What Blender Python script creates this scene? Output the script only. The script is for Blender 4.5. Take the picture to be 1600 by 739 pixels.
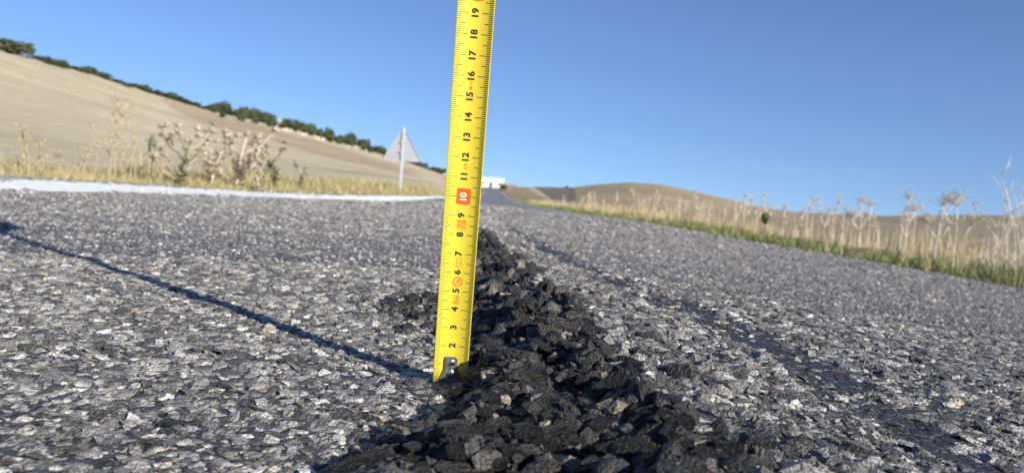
import bpy, bmesh, math, random
import numpy as np
from mathutils import Vector, Matrix

rng = np.random.default_rng(7)
random.seed(7)
sc = bpy.context.scene
for o in list(bpy.data.objects): bpy.data.objects.remove(o)
COL = sc.collection

# ------------------------------------------------------------------ camera
FPX, CX, CY = 1250.0, 800.0, 369.5          # focal length and centre in photo pixels
ROLL = math.radians(4.2)
PITCH = math.atan(68.5 * math.cos(ROLL) / FPX)
CAMZ = 0.103                                 # the phone is held about ten centimetres above the road
C0 = np.array([0, 0, CAMZ])
Fv = np.array([0, math.cos(PITCH), -math.sin(PITCH)])
U0 = np.array([0, math.sin(PITCH), math.cos(PITCH)])
R0 = np.array([1.0, 0, 0])
Uv = U0 * math.cos(ROLL) - R0 * math.sin(ROLL)
Rv = R0 * math.cos(ROLL) + U0 * math.sin(ROLL)
cam = bpy.data.cameras.new('camera')
cam_o = bpy.data.objects.new('camera', cam); COL.objects.link(cam_o)
cam_o.matrix_world = Matrix(((Rv[0], Uv[0], -Fv[0], 0), (Rv[1], Uv[1], -Fv[1], 0),
                             (Rv[2], Uv[2], -Fv[2], CAMZ), (0, 0, 0, 1)))
cam.sensor_width = 36; cam.lens = 36 * FPX / 1600
cam.clip_start = 0.01; cam.clip_end = 5000
cam.dof.use_dof = True; cam.dof.focus_distance = 0.415; cam.dof.aperture_fstop = 17
sc.camera = cam_o

# ------------------------------------------------------------------ tape pose, sun
TB = np.array([-0.02737, 0.42218, 0.0005])           # foot of the tape blade
TAX = np.array([0.0105, -0.15524, 0.98782]); TAX /= np.linalg.norm(TAX)
SUN_EL = math.radians(23)
SH = np.array([-0.70, 1.09, 0.0])                    # where the tape's shadow leaves the picture
s_ = 0.4
for _ in range(40):
    hv = SH[:2] - (TB + s_ * TAX)[:2]
    s_ = np.linalg.norm(hv) * math.tan(SUN_EL) / TAX[2]
TAPE_LEN = s_
hv = hv / np.linalg.norm(hv)
SUN_DIR = np.array([-hv[0] * math.cos(SUN_EL), -hv[1] * math.cos(SUN_EL), math.sin(SUN_EL)])  # towards the sun
sun = bpy.data.lights.new('sun', 'SUN'); sun.energy = 5.0; sun.angle = math.radians(0.53); sun.color = (1, 0.93, 0.82)
sun_o = bpy.data.objects.new('sun', sun); COL.objects.link(sun_o)
sun_o.rotation_euler = Vector(SUN_DIR).to_track_quat('Z', 'Y').to_euler()
sun_o.location = (3, -3, 4)

w = bpy.data.worlds.new('World'); sc.world = w; w.use_nodes = True
nt = w.node_tree; nt.nodes.clear()
sky = nt.nodes.new('ShaderNodeTexSky'); sky.sky_type = 'NISHITA'; sky.sun_disc = False
sky.sun_elevation = SUN_EL; sky.sun_rotation = math.atan2(SUN_DIR[0], SUN_DIR[1])
sky.altitude = 800; sky.air_density = 1.0; sky.dust_density = 0.3; sky.ozone_density = 3.0
bg = nt.nodes.new('ShaderNodeBackground'); bg.inputs[1].default_value = 0.088
wo = nt.nodes.new('ShaderNodeOutputWorld')
tcw = nt.nodes.new('ShaderNodeTexCoord'); mpw = nt.nodes.new('ShaderNodeVectorMath'); mpw.operation = 'MULTIPLY_ADD'
mpw.inputs[1].default_value = (1, 1, 1.0); mpw.inputs[2].default_value = (0, 0, .09)
nmw = nt.nodes.new('ShaderNodeVectorMath'); nmw.operation = 'NORMALIZE'
tnt = nt.nodes.new('ShaderNodeVectorMath'); tnt.operation = 'MULTIPLY'; tnt.inputs[1].default_value = (.83, .905, 1.10)
nt.links.new(tcw.outputs['Generated'], mpw.inputs[0]); nt.links.new(mpw.outputs[0], nmw.inputs[0]); nt.links.new(nmw.outputs[0], sky.inputs['Vector'])
nt.links.new(sky.outputs[0], tnt.inputs[0]); nt.links.new(tnt.outputs[0], bg.inputs[0]); nt.links.new(bg.outputs[0], wo.inputs[0])
sc.view_settings.view_transform = 'Standard'; sc.view_settings.look = 'None'
sc.view_settings.gamma = 1; sc.view_settings.exposure = 0.6
sc.view_settings.use_curve_mapping = False
sc.render.engine = 'CYCLES'

# ------------------------------------------------------------------ helpers
def ray(x, y):
    v = Fv + Rv * (x - CX) / FPX - Uv * (y - CY) / FPX
    return v / np.linalg.norm(v)
def tag(o, label=None, cat=None, group=None, kind=None):
    if label: o['label'] = label
    if cat: o['category'] = cat
    if group: o['group'] = group
    if kind: o['kind'] = kind
    return o
def link(name, me, parent=None, mat=None):
    o = bpy.data.objects.new(name, me); COL.objects.link(o)
    if parent: o.parent = parent
    if mat and me and not me.materials: me.materials.append(mat)
    return o
def empty(name, loc=(0, 0, 0), rz=0):
    o = bpy.data.objects.new(name, None); COL.objects.link(o)
    o.location = loc; o.rotation_euler[2] = rz; o.empty_display_size = 0.05
    return o
def mesh_np(name, verts, faces, cols=None, smooth=False):
    """verts (N,3); faces (M,k) int array; cols (N,3) per vertex"""
    verts = np.asarray(verts, np.float32); faces = np.asarray(faces, np.int32)
    me = bpy.data.meshes.new(name); k = faces.shape[1]
    me.vertices.add(len(verts)); me.vertices.foreach_set('co', verts.ravel())
    me.loops.add(faces.size); me.loops.foreach_set('vertex_index', faces.ravel())
    me.polygons.add(len(faces)); me.polygons.foreach_set('loop_start', np.arange(0, faces.size, k, dtype=np.int32))
    me.polygons.foreach_set('use_smooth', np.full(len(faces), smooth))
    if cols is not None:
        a = me.color_attributes.new('Col', 'FLOAT_COLOR', 'POINT')
        c4 = np.ones((len(verts), 4), np.float32); c4[:, :3] = cols
        a.data.foreach_set('color', c4.ravel())
    me.update(calc_edges=True); me.validate()
    return me
class MB:
    """collects simple shapes into one mesh"""
    def __init__(s): s.v = []; s.f = []; s.c = []
    def add(s, v, f, col=None):
        b = len(s.v); s.v += [tuple(p) for p in v]; s.f += [tuple(i + b for i in q) for q in f]
        s.c += [col or (1, 1, 1)] * len(v)
    def box(s, lo, hi, col=None):
        (a, b, c), (d, e, g) = lo, hi
        s.add([(a,b,c),(d,b,c),(d,e,c),(a,e,c),(a,b,g),(d,b,g),(d,e,g),(a,e,g)],
              [(0,3,2,1),(4,5,6,7),(0,1,5,4),(1,2,6,5),(2,3,7,6),(3,0,4,7)], col)
    def tube(s, pts, rad, n=6, col=None, cap=True):
        pts = [np.array(p, float) for p in pts]; m = len(pts)
        if np.isscalar(rad): rad = [rad] * m
        v = []; f = []
        for i, p in enumerate(pts):
            t = pts[min(i + 1, m - 1)] - pts[max(i - 1, 0)]; t /= (np.linalg.norm(t) + 1e-9)
            a = np.cross(t, (0.3, 0.9, 0.1)); a /= np.linalg.norm(a); b = np.cross(t, a)
            for k in range(n):
                an = 2 * math.pi * k / n
                v.append(p + rad[i] * (a * math.cos(an) + b * math.sin(an)))
        for i in range(m - 1):
            for k in range(n):
                f.append((i*n+k, i*n+(k+1) % n, (i+1)*n+(k+1) % n, (i+1)*n+k))
        if cap: f.append(tuple(range(n))[::-1]); f.append(tuple((m-1)*n+k for k in range(n)))
        s.add(v, f, col)
    def mesh(s, name, mat=None, smooth=False):
        me = bpy.data.meshes.new(name); me.from_pydata(s.v, [], s.f); me.update()
        a = me.color_attributes.new('Col', 'FLOAT_COLOR', 'POINT')
        c4 = np.ones((len(s.v), 4), np.float32); c4[:, :3] = np.array(s.c)
        a.data.foreach_set('color', c4.ravel())
        if smooth: me.polygons.foreach_set('use_smooth', np.full(len(me.polygons), True))
        if mat: me.materials.append(mat)
        return me
    def build(s, name, mat, parent=None, smooth=False): return link(name, s.mesh(name, mat, smooth), parent)

def hash2(i, j, k=0):
    h = (i.astype(np.int64) * 374761393 + j.astype(np.int64) * 668265263 + k * 974634721) & 0xffffffff
    h = ((h ^ (h >> 13)) * 1274126177) & 0xffffffff
    return ((h ^ (h >> 16)) & 0xffffff) / float(0xffffff)
def vnoise(x, y, k=0):
    i = np.floor(x); j = np.floor(y); fx = x - i; fy = y - j
    fx = fx*fx*(3-2*fx); fy = fy*fy*(3-2*fy)
    a = hash2(i, j, k); b = hash2(i+1, j, k); c = hash2(i, j+1, k); d = hash2(i+1, j+1, k)
    return (a*(1-fx)+b*fx)*(1-fy)+(c*(1-fx)+d*fx)*fy - 0.5
def fbm(x, y, k=0, o=4):
    r = 0; a = 1.0
    for q in range(o): r = r + a * vnoise(x * 2**q + 17*q, y * 2**q, k + q); a *= 0.5
    return r
def worley(x, y, k=0):
    i = np.floor(x); j = np.floor(y); best = np.full(x.shape, 9.0); hid = np.zeros(x.shape)
    for di in (-1, 0, 1):
        for dj in (-1, 0, 1):
            a = i+di; b = j+dj
            d = np.hypot(a + hash2(a, b, k) - x, b + hash2(a, b, k+5) - y); m = d < best
            best = np.where(m, d, best); hid = np.where(m, hash2(a, b, k+9), hid)
    return best, hid
def sstep(a, b, x):
    t = np.clip((x - a) / (b - a), 0, 1); return t*t*(3-2*t)

# ------------------------------------------------------------------ materials
def material(name, col=(.5,.5,.5), rough=.7, metal=0.0, attr=False, noise=None, bump=None, spec=.5, var=None, coat=0):
    """noise=(scale, low, high) multiplies the colour; bump=(scale, strength, distance)"""
    m = bpy.data.materials.new(name); m.use_nodes = True
    t = m.node_tree; n = t.nodes; L = t.links; p = n['Principled BSDF']
    p.inputs['Roughness'].default_value = rough; p.inputs['Metallic'].default_value = metal
    p.inputs['Specular IOR Level'].default_value = spec; p.inputs['Coat Weight'].default_value = coat
    tc = n.new('ShaderNodeTexCoord')
    if attr:
        a = n.new('ShaderNodeAttribute'); a.attribute_name = 'Col'; src = a.outputs['Color']
    else:
        a = n.new('ShaderNodeRGB'); a.outputs[0].default_value = (*col, 1); src = a.outputs[0]
    if noise:
        for sc_, lo, hi in (noise if isinstance(noise, list) else [noise]):
            x = n.new('ShaderNodeTexNoise'); x.inputs['Scale'].default_value = sc_; x.inputs['Detail'].default_value = 5
            L.new(tc.outputs['Object'], x.inputs['Vector'])
            r = n.new('ShaderNodeMapRange'); r.inputs[1].default_value = .3; r.inputs[2].default_value = .7
            r.inputs[3].default_value = lo; r.inputs[4].default_value = hi; L.new(x.outputs['Fac'], r.inputs[0])
            k = n.new('ShaderNodeVectorMath'); k.operation = 'SCALE'; L.new(src, k.inputs[0]); L.new(r.outputs[0], k.inputs['Scale'])
            src = k.outputs[0]
    if var:                                  # small difference from object to object
        oi = n.new('ShaderNodeObjectInfo'); r = n.new('ShaderNodeMapRange'); r.inputs[3].default_value = var[0]; r.inputs[4].default_value = var[1]
        L.new(oi.outputs['Random'], r.inputs[0]); k = n.new('ShaderNodeVectorMath'); k.operation = 'SCALE'
        L.new(src, k.inputs[0]); L.new(r.outputs[0], k.inputs['Scale']); src = k.outputs[0]
    L.new(src, p.inputs['Base Color'])
    if bump:
        x = n.new('ShaderNodeTexNoise'); x.inputs['Scale'].default_value = bump[0]; x.inputs['Detail'].default_value = 4
        L.new(tc.outputs['Object'], x.inputs['Vector'])
        b = n.new('ShaderNodeBump'); b.inputs['Strength'].default_value = bump[1]; b.inputs['Distance'].default_value = bump[2]
        L.new(x.outputs['Fac'], b.inputs['Height']); L.new(b.outputs[0], p.inputs['Normal'])
    return m

M_stone = material('stone_chip', attr=True, rough=.5, noise=[(380, .55, 1.5), (1500, .65, 1.35)], bump=(620, 1.0, .003), spec=.35)
M_bitstone = material('bitumen_coated_stone', attr=True, rough=.5, noise=[(160, .6, 1.5), (900, .6, 1.5)], bump=(700, 1.0, .005), spec=.4)
M_stone_one = material('stone_chip_large', attr=True, rough=.5, noise=[(1.7, .55, 1.5), (7, .65, 1.35)], bump=(3.2, 1.0, .5), spec=.4)
M_bitstone_one = material('bitumen_coated_stone_large', attr=True, rough=.5, noise=[(1.2, .6, 1.7), (6, .6, 1.5)], bump=(5.5, 1.0, .8), spec=.4)
M_paint = material('road_paint', (.80, .80, .78), rough=.6, noise=[(30, .9, 1.05), (220, .85, 1.05)], bump=(150, .6, .003))
M_grass = material('grass_blades', attr=True, rough=.6, spec=.25)
M_plant = material('dry_plant', attr=True, rough=.7, spec=.2, noise=(60, .8, 1.2))
M_shrub = material('shrub_leaves', attr=True, rough=.65, spec=.2, var=(.75, 1.25))

def road_material():
    m = bpy.data.materials.new('asphalt'); m.use_nodes = True
    t = m.node_tree; n = t.nodes; L = t.links; p = n['Principled BSDF']; p.inputs['Roughness'].default_value = .55
    tc = n.new('ShaderNodeTexCoord'); at = n.new('ShaderNodeAttribute'); at.attribute_name = 'Col'
    sep = n.new('ShaderNodeSeparateColor'); L.new(at.outputs['Color'], sep.inputs[0])   # r: bare binder, g: tar, b: wear tone
    v = n.new('ShaderNodeTexVoronoi'); v.inputs['Scale'].default_value = 140; L.new(tc.outputs['Object'], v.inputs['Vector'])
    v2 = n.new('ShaderNodeTexVoronoi'); v2.inputs['Scale'].default_value = 140; v2.feature = 'DISTANCE_TO_EDGE'; L.new(tc.outputs['Object'], v2.inputs['Vector'])
    bw = n.new('ShaderNodeSeparateColor'); L.new(v.outputs['Color'], bw.inputs[0])
    cr = n.new('ShaderNodeValToRGB'); e = cr.color_ramp.elements
    e[0].position = 0; e[0].color = (.06, .059, .058, 1); e[1].position = 1; e[1].color = (.56, .54, .50, 1)
    for q, c in ((.25, (.19, .182, .17)), (.6, (.30, .288, .265)), (.88, (.45, .43, .39))):
        x = e.new(q); x.color = (*c, 1)
    L.new(bw.outputs[0], cr.inputs[0])
    gap = n.new('ShaderNodeMapRange'); gap.inputs[1].default_value = .0; gap.inputs[2].default_value = .16; gap.inputs[3].default_value = .25
    L.new(v2.outputs['Distance'], gap.inputs[0])
    k = n.new('ShaderNodeVectorMath'); k.operation = 'SCALE'; L.new(cr.outputs[0], k.inputs[0]); L.new(gap.outputs[0], k.inputs['Scale'])
    # slow unevenness of the whole carriageway
    nz = n.new('ShaderNodeTexNoise'); nz.inputs['Scale'].default_value = 1.6; nz.inputs['Detail'].default_value = 6; L.new(tc.outputs['Object'], nz.inputs['Vector'])
    nr = n.new('ShaderNodeMapRange'); nr.inputs[1].default_value = .3; nr.inputs[2].default_value = .7; nr.inputs[3].default_value = .85; nr.inputs[4].default_value = 1.15
    L.new(nz.outputs['Fac'], nr.inputs[0])
    k2 = n.new('ShaderNodeVectorMath'); k2.operation = 'SCALE'; L.new(k.outputs[0], k2.inputs[0]); L.new(nr.outputs[0], k2.inputs['Scale'])
    mx = n.new('ShaderNodeMix'); mx.data_type = 'RGBA'; L.new(sep.outputs[0], mx.inputs[0]); L.new(k2.outputs[0], mx.inputs[6]); mx.inputs[7].default_value = (.042, .041, .042, 1)
    mt = n.new('ShaderNodeMix'); mt.data_type = 'RGBA'; L.new(sep.outputs[1], mt.inputs[0]); L.new(mx.outputs[2], mt.inputs[6]); mt.inputs[7].default_value = (.024, .024, .027, 1)
    L.new(mt.outputs[2], p.inputs['Base Color'])
    nb = n.new('ShaderNodeTexNoise'); nb.inputs['Scale'].default_value = 380; nb.inputs['Detail'].default_value = 4; L.new(tc.outputs['Object'], nb.inputs['Vector'])
    ad = n.new('ShaderNodeMath'); ad.operation = 'ADD'; L.new(nb.outputs['Fac'], ad.inputs[0]); L.new(gap.outputs[0], ad.inputs[1])
    b = n.new('ShaderNodeBump'); b.inputs['Strength'].default_value = .8; b.inputs['Distance'].default_value = .0025
    L.new(ad.outputs[0], b.inputs['Height']); L.new(b.outputs[0], p.inputs['Normal'])
    return m
M_road = road_material()

# ------------------------------------------------------------------ road shape
SL = -0.03                                    # the road runs slightly to the left of the view
_by = np.array([-50, 60, 100, 153, 200, 240, 300, 400.])
_bx = np.array([1.5, -1.8, -3.0, -4.6, -6.2, -8.2, -11.5, -18.])
def xc(y):
    y = np.asarray(y, float)
    return np.where(y < 60, SL * y, np.interp(y, _by, _bx))
def on_u(x, y, u):                            # pixel ray meets the vertical sheet at lateral offset u
    v = ray(x, y); t = u / (v[0] - SL * v[1]); return v[1] * t, CAMZ + v[2] * t
_ul = [(0,280),(200,290),(400,301.5),(500,305.5),(600,307),(640,307),(690,306.8)]
_ll = [(0,299),(200,302.5),(400,309),(500,313),(600,315),(640,313.5),(690,310)]
_rr = [(1600,453),(1400,417),(1190,382),(1000,347),(900,333),(860,327),(830,322),(815,318)]
FAR = [(72, -.88), (110, -.92), (153, -.58), (200, .02), (240, .72), (262, 1.25), (290, 1.3), (400, 1.0)]
def table(lst, u, far):
    a = [on_u(x, y, u) for x, y in lst]; a = [p for p in a if p[0] < far[0][0] - 4]
    a = sorted(a) + list(far); return np.array([p[0] for p in a]), np.array([p[1] for p in a])
TUL = table(_ul, -1.68, [(45, -.62)] + FAR); TLL = table(_ll, -1.53, [(45, -.64)] + FAR); TRR = table(_rr, 2.8, FAR)
TMID = (np.array([0, 1.5, 3, 5, 10, 18, 26, 37, 55, 72, 110, 153, 200, 240, 262, 290, 400]),
        np.array([0, 0, -.018, -.05, -.125, -.22, -.31, -.5, -.74, -.88, -.92, -.58, .02, .72, 1.25, 1.3, 1.0]))
FOOT = (np.array([-1, .2, .281, .327, .42, .5, .61, .71, .94, 1.65, 3, 6]), np.array([-.02, -.05, -.042, -.034, -.014, -.018, -.036, -.045, -.058, -.085, -.13, -.24]))
LIP = (np.array([-1, .15, .233, .318, .419, .527, .70, 1.2, 1.65, 3, 6]), np.array([.12, .082, .070, .060, .044, .034, .010, -.026, -.050, -.11, -.22]))
LIPH = (np.array([-1, .2, .34, .42, .7, 1.2, 2, 4]), np.array([.018, .020, .021, .029, .030, .021, .009, .0]))
def zones(x, y):
    """crack weight (0..1), tar streak weight"""
    wob = .012 * vnoise(x*28, y*28, 3) * 2 + .008 * vnoise(x*90, y*90, 4)
    xf = np.interp(y, *FOOT) + wob; xl = np.interp(y, *LIP) + wob
    cw = sstep(xf - .010, xf + .004, x) * (1 - sstep(xl - .004, xl + .018, x)) * (1 - sstep(1.5, 2.2, y))
    # loose dark patch left of the tape
    cw = np.maximum(cw, .6 * (1 - sstep(.4, 1.1, np.hypot((x + .066) / .030, (y - .66) / .11) + fbm(x*40, y*20, 8) * .9)))
    st = np.interp(y, [.2, .324, .431, .537, .736, 1.21, 2.2, 3.4, 5], [.205, .192, .182, .168, .124, .072, .02, -.03, -.09])
    sw = .036 * (1 + .7 * vnoise(y*9 + 3, y*0, 2)) * np.interp(y, [.2, .5, 1.2, 3, 5], [.95, 1.1, .8, .7, .3])
    s = (1 - sstep(.15, 1.25, np.abs(x - st + .022 * vnoise(x*25, y*14, 6)) / sw + .8 * fbm(x*45, y*30, 11))) * (1 - sstep(2.6, 4.5, y))
    return cw, s, xf, xl
def road_z(x, y, fine=True):
    x = np.asarray(x, float); y = np.asarray(y, float)
    u = np.clip(x - xc(y), -2.1, 3.15); yc = np.clip(y, 0, 400)
    zm = np.interp(yc, *TMID)
    zu = np.interp(np.maximum(yc, 2.4), *TUL); zl = np.interp(np.maximum(yc, 2.2), *TLL); zr = np.interp(yc, *TRR)
    cu = np.interp(yc, *FOOT) - SL * yc; cu = np.where(yc > 6, -.06, cu)
    lu = np.interp(yc, *LIP) - SL * yc; lu = np.where(yc > 6, -.02, lu)
    h = np.interp(yc, *LIPH)
    def seg(a, b, za, zb):
        t = np.clip((u - a) / (b - a), 0, 1); return za + (zb - za) * t
    z = np.where(u < -1.68, zu + (-1.68 - u) * .02,
        np.where(u < -1.53, seg(-1.68, -1.53, zu, zl),
        np.where(u < -.75, seg(-1.53, -.75, zl, np.minimum(zm, .5*(zm + zl) + .01)),
        np.where(u < cu, seg(-.75, cu, np.minimum(zm, .5*(zm + zl) + .01), zm), zm))))
    # right half: a slope from the lip to the sunken right edge
    tR = np.clip((u - lu) / (2.8 - lu), 0, None)
    z_r = zm + h + (zr - zm - h) * tR
    z = np.where(u > lu, z_r, z)
    if fine:
        near = 1 - sstep(2.0, 3.5, y)
        wob = .012 * vnoise(x*28, y*28, 3) * 2 + .008 * vnoise(x*90, y*90, 4)
        xf = np.interp(y, *FOOT) + wob; xl = np.interp(y, *LIP) + wob
        t = np.clip((x - xf) / np.maximum(xl - xf, .01), 0, 1)
        ramp = zm + h * (t ** .8)
        z = np.where((x > xf) & (x < xl) & (y < 3.2), ramp, np.where((x <= xf) & (u > cu - .06) & (y < 3.2), np.minimum(z, zm), z))
        z = np.where((x >= xl) & (u <= lu) & (y < 3.2), zm + h, z)
        cw, s, _, _ = zones(x, y)
        d, hid = worley(x * 62, y * 62, 21)
        d2, hid2 = worley(x * 30, y * 30, 31)
        z = z + near * cw * ((.55 - d) * .008 + (hid - .5) * .007 + (.5 - d2) * .010 + (hid2 - .5) * .008 + fbm(x*120, y*120, 40) * .004)
        z = z + near * .0035 * fbm(x * 14, y * 14, 50, 3) - near * s * .0012
        z = z + .012 * vnoise(x * .8, y * .45, 60) * sstep(.9, 2.5, y) * (1 - sstep(8, 20, y))
    return z

us = np.concatenate([np.arange(-1.98, -1, .045), np.arange(-1, -.13, .02), np.arange(-.13, .165, .0026), np.arange(.165, 1.2, .02), np.arange(1.2, 3.0, .05), [3.0]])
ysg = np.concatenate([np.arange(-3, .16, .06), np.arange(.16, 1.0, .0032), np.arange(1.0, 2.5, .014), np.arange(2.5, 10, .08), 10 * 1.033 ** np.arange(0, 114)])
UU, YY = np.meshgrid(us, ysg)
edge_n = .05 * vnoise(YY * 3, YY * 0, 71) + .03 * vnoise(YY * 11, YY * 0, 72)
UE = np.where(UU < -1.9, UU + edge_n, np.where(UU > 2.9, UU + edge_n, UU))
XX = UE + xc(YY)
ZZ = road_z(XX, YY)
cw, tw, _, _ = zones(XX, YY)
rr_ = np.hypot(XX, YY)
chipmask = (1 - sstep(12, 20, rr_)) * (1 - .5 * sstep(.9, 1.15, rr_)) * (1 - sstep(.04, .16, np.abs(XX) - .76 * YY)) * (YY > .1)
RC = np.stack([chipmask * .9, np.clip(np.maximum(cw, tw * .95), 0, 1), XX * 0], -1)
ny, nx = XX.shape
idx = np.arange(ny * nx).reshape(ny, nx)
quads = np.stack([idx[:-1, :-1], idx[:-1, 1:], idx[1:, 1:], idx[1:, :-1]], -1).reshape(-1, 4)
me = mesh_np('road', np.stack([XX, YY, ZZ], -1).reshape(-1, 3), quads, RC.reshape(-1, 3), True)
road = link('road', me, mat=M_road); tag(road, kind='structure')
tag(road, 'cracked grey asphalt country road running away between dry verges', 'road')

# white edge lines, each a thin worn coat of paint
def edge_line(u0, u1, y0, y1, rag, seed):
    y = y0 * (y1 / y0) ** (np.arange(0, 420) / 419.0); k = 7
    a = np.linspace(0, 1, k)
    Y, A = np.meshgrid(y, a, indexing='ij')
    n0 = rag * (vnoise(Y * 9, Y*0, seed) + .8 * vnoise(Y * 31, Y*0, seed + 1) + .8 * vnoise(Y * 80, Y*0, seed + 2))
    n1 = rag * (vnoise(Y * 9, Y*0, seed+3) + .8 * vnoise(Y * 31, Y*0, seed + 4) + .8 * vnoise(Y * 80, Y*0, seed + 5))
    U = (u0 + n0) * (1 - A) + (u1 + n1) * A
    X = U + xc(Y); Z = road_z(X, Y) + .004 + np.clip(Y, 0, 300) * .0001
    ix = np.arange(X.size).reshape(X.shape)
    q = np.stack([ix[:-1, :-1], ix[:-1, 1:], ix[1:, 1:], ix[1:, :-1]], -1).reshape(-1, 4)
    return link('edge_line', mesh_np('edge_line', np.stack([X, Y, Z], -1).reshape(-1, 3), q), road, M_paint)
edge_line(-1.68, -1.53, 1.6, 250, .05, 80)
edge_line(2.58, 2.70, 22, 255, .03, 90)

# ------------------------------------------------------------------ stone chips of the wearing course
def chip_mesh(P, r, asp, rot, h, col, K, rs, tilt=.13):
    """one faceted chip per row: foot ring, shoulder ring, crown"""
    N = len(P); a = np.arange(K) / K * 2 * np.pi
    a = a[None] + rs.uniform(-.28, .28, (N, K)) * (6.0 / K)
    def ring(rad, z, j):
        rr = rad[:, None] * rs.uniform(1 - j, 1 + j, (N, K))
        lx = rr * np.cos(a) * asp[:, None]; ly = rr * np.sin(a)
        return lx, ly, z[:, None] * np.ones((N, K)) + rs.uniform(-.22, .22, (N, K)) * h[:, None]
    b = ring(r * 1.06, -1.1 * h, .15); t = ring(r * .76, h * .86, .30)
    ox = rs.uniform(-.35, .35, N) * r; oy = rs.uniform(-.35, .35, N) * r
    X = np.concatenate([b[0], t[0], ox[:, None]], 1); Y = np.concatenate([b[1], t[1], oy[:, None]], 1)
    Z = np.concatenate([b[2], t[2], (h * rs.uniform(.75, 1.1, N))[:, None]], 1)
    tx = rs.normal(0, tilt, N); ty = rs.normal(0, tilt, N)
    Z[:, K:] += (tx[:, None] * X[:, K:] + ty[:, None] * Y[:, K:])
    c, s = np.cos(rot)[:, None], np.sin(rot)[:, None]
    V = np.stack([c*X - s*Y + P[:, :1], s*X + c*Y + P[:, 1:2], Z + P[:, 2:]], -1)
    k = np.arange(K); k1 = (k + 1) % K
    f = np.concatenate([np.stack([k, k1, K + k1], 1), np.stack([k, K + k1, K + k], 1), np.stack([K + k, K + k1, np.full(K, 2*K)], 1)])
    n = 2*K + 1
    Fc = (f[None] + (np.arange(N) * n)[:, None, None]).reshape(-1, 3)
    Cc = np.repeat(col, n, 0)
    return V.reshape(-1, 3), Fc, Cc
def cut_stones(n, sub, seed, planes=9, rough=.06, dmin=.5):
    """unit stones: a sphere broken by flat cuts, slightly uneven"""
    rs = np.random.default_rng(seed); bm = bmesh.new(); bmesh.ops.create_icosphere(bm, subdivisions=sub, radius=1)
    bm.verts.ensure_lookup_table(); base = np.array([v.co[:] for v in bm.verts]); tri = np.array([[v.index for v in f.verts] for f in bm.faces]); bm.free()
    out = []
    for i in range(n):
        v = base.copy() * 1.12
        for k in range(planes):
            nrm = rs.normal(0, 1, 3); nrm /= np.linalg.norm(nrm); d = rs.uniform(dmin, .92)
            e = np.maximum(v @ nrm - d, 0); v -= e[:, None] * nrm
        v += rs.normal(0, rough, v.shape) * .5
        v += .10 * np.stack([np.sin(v @ rs.normal(0, 4, 3) + k) for k in range(3)], 1)
        out.append(v)
    return out, tri
def lay_stones(shapes, tri, P, r, asp, rot, h, col, rs, tilt=.3):
    """one cut stone per row, sunk to its waist"""
    S = np.array(shapes)[rs.integers(0, len(shapes), len(P))]
    X = S[..., 0] * (r * asp)[:, None]; Y = S[..., 1] * r[:, None]; Z = S[..., 2] * h[:, None]
    tx, ty = rs.normal(0, tilt, (2, len(P), 1)); Z = Z + tx * X + ty * Y
    c, q = np.cos(rot)[:, None], np.sin(rot)[:, None]
    V = np.stack([c*X - q*Y + P[:, :1], q*X + c*Y + P[:, 1:2], Z + P[:, 2:]], -1); n = V.shape[1]
    return V.reshape(-1, 3), (tri[None] + (np.arange(len(P)) * n)[:, None, None]).reshape(-1, 3), np.repeat(col, n, 0)
def chip_field(sp, r0, r1, seed):
    rs = np.random.default_rng(seed)
    gx = np.arange(-r1 * .85 - .2, r1 * .85 + .2, sp); gy = np.arange(.12, r1, sp)
    X, Y = np.meshgrid(gx, gy); X = X + (np.arange(len(gy)) % 2)[:, None] * sp / 2
    X = (X + rs.uniform(-.45, .45, X.shape) * sp).ravel(); Y = (Y + rs.uniform(-.45, .45, Y.shape) * sp).ravel()
    d = np.hypot(X, Y)
    ok = (d >= r0) & (d < r1) & (np.abs(X) < .76 * Y + .12) & (X - xc(Y) > -1.95)
    return X[ok], Y[ok], rs
PAL = np.array([(.09, .087, .082), (.165, .160, .150), (.245, .237, .222), (.345, .335, .312), (.49, .475, .44), (.68, .66, .62), (.44, .37, .26)])
PALP = np.array([.18, .25, .26, .18, .088, .034, .008])
BIT = np.array([(.026, .025, .025), (.044, .042, .041), (.075, .071, .066), (.13, .121, .108), (.25, .22, .18)])
BITP = np.array([.38, .32, .18, .08, .04])
def dress(X, Y, rs, base_r, kk):
    cwt, twt, xf, xl = zones(X, Y); N = len(X)
    isb = rs.random(N) < cwt; ist = (rs.random(N) < twt * .9) & ~isb
    sizes = base_r * np.exp(rs.normal(0, .38, N)).clip(.5, 2.2)
    col = PAL[rs.choice(len(PAL), N, p=PALP)]
    cb = BIT[rs.choice(len(BIT), N, p=BITP)]
    col = np.where(isb[:, None], cb, col)
    col = np.where(ist[:, None], cb * 1.3 + .008, col)
    # rawer, larger stones along the broken lip
    lipw = np.exp(-((X - xl - .035) / .035) ** 2) * (Y < 1.6)
    sizes = sizes * (1 + .45 * lipw * rs.random(N)) * np.where(isb, 1.15, 1) * np.where(ist, .62, 1)
    col = col * rs.uniform(.85, 1.15, (N, 1)) * (.97 - .20 * lipw - .13 * sstep(.0, .12, X - xl))[:, None]
    paint = (np.abs(X - xc(Y) + 1.605 + .04 * vnoise(Y*25, Y*0, 77)) < .078)
    col = np.where(paint[:, None], .62 * rs.uniform(.8, 1.1, (N, 1)), col)
    h = sizes * rs.uniform(.18, .58, N) * np.where(isb, 1.7, 1) * np.where(ist, .45, 1) * (1 + .5 * lipw)
    flat = np.exp(-(((X - TB[0]) / .02) ** 2 + ((Y - .395) / .035) ** 2)); h = h * (1 - .55 * flat)
    Z = road_z(X, Y) - .0004
    return np.stack([X, Y, Z], 1), sizes, rs.uniform(.8, 1.5, N), rs.uniform(0, 6.3, N), h, col, isb
Xn, Yn, rs1 = chip_field(.0040, .12, 1.0, 1)
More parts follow.
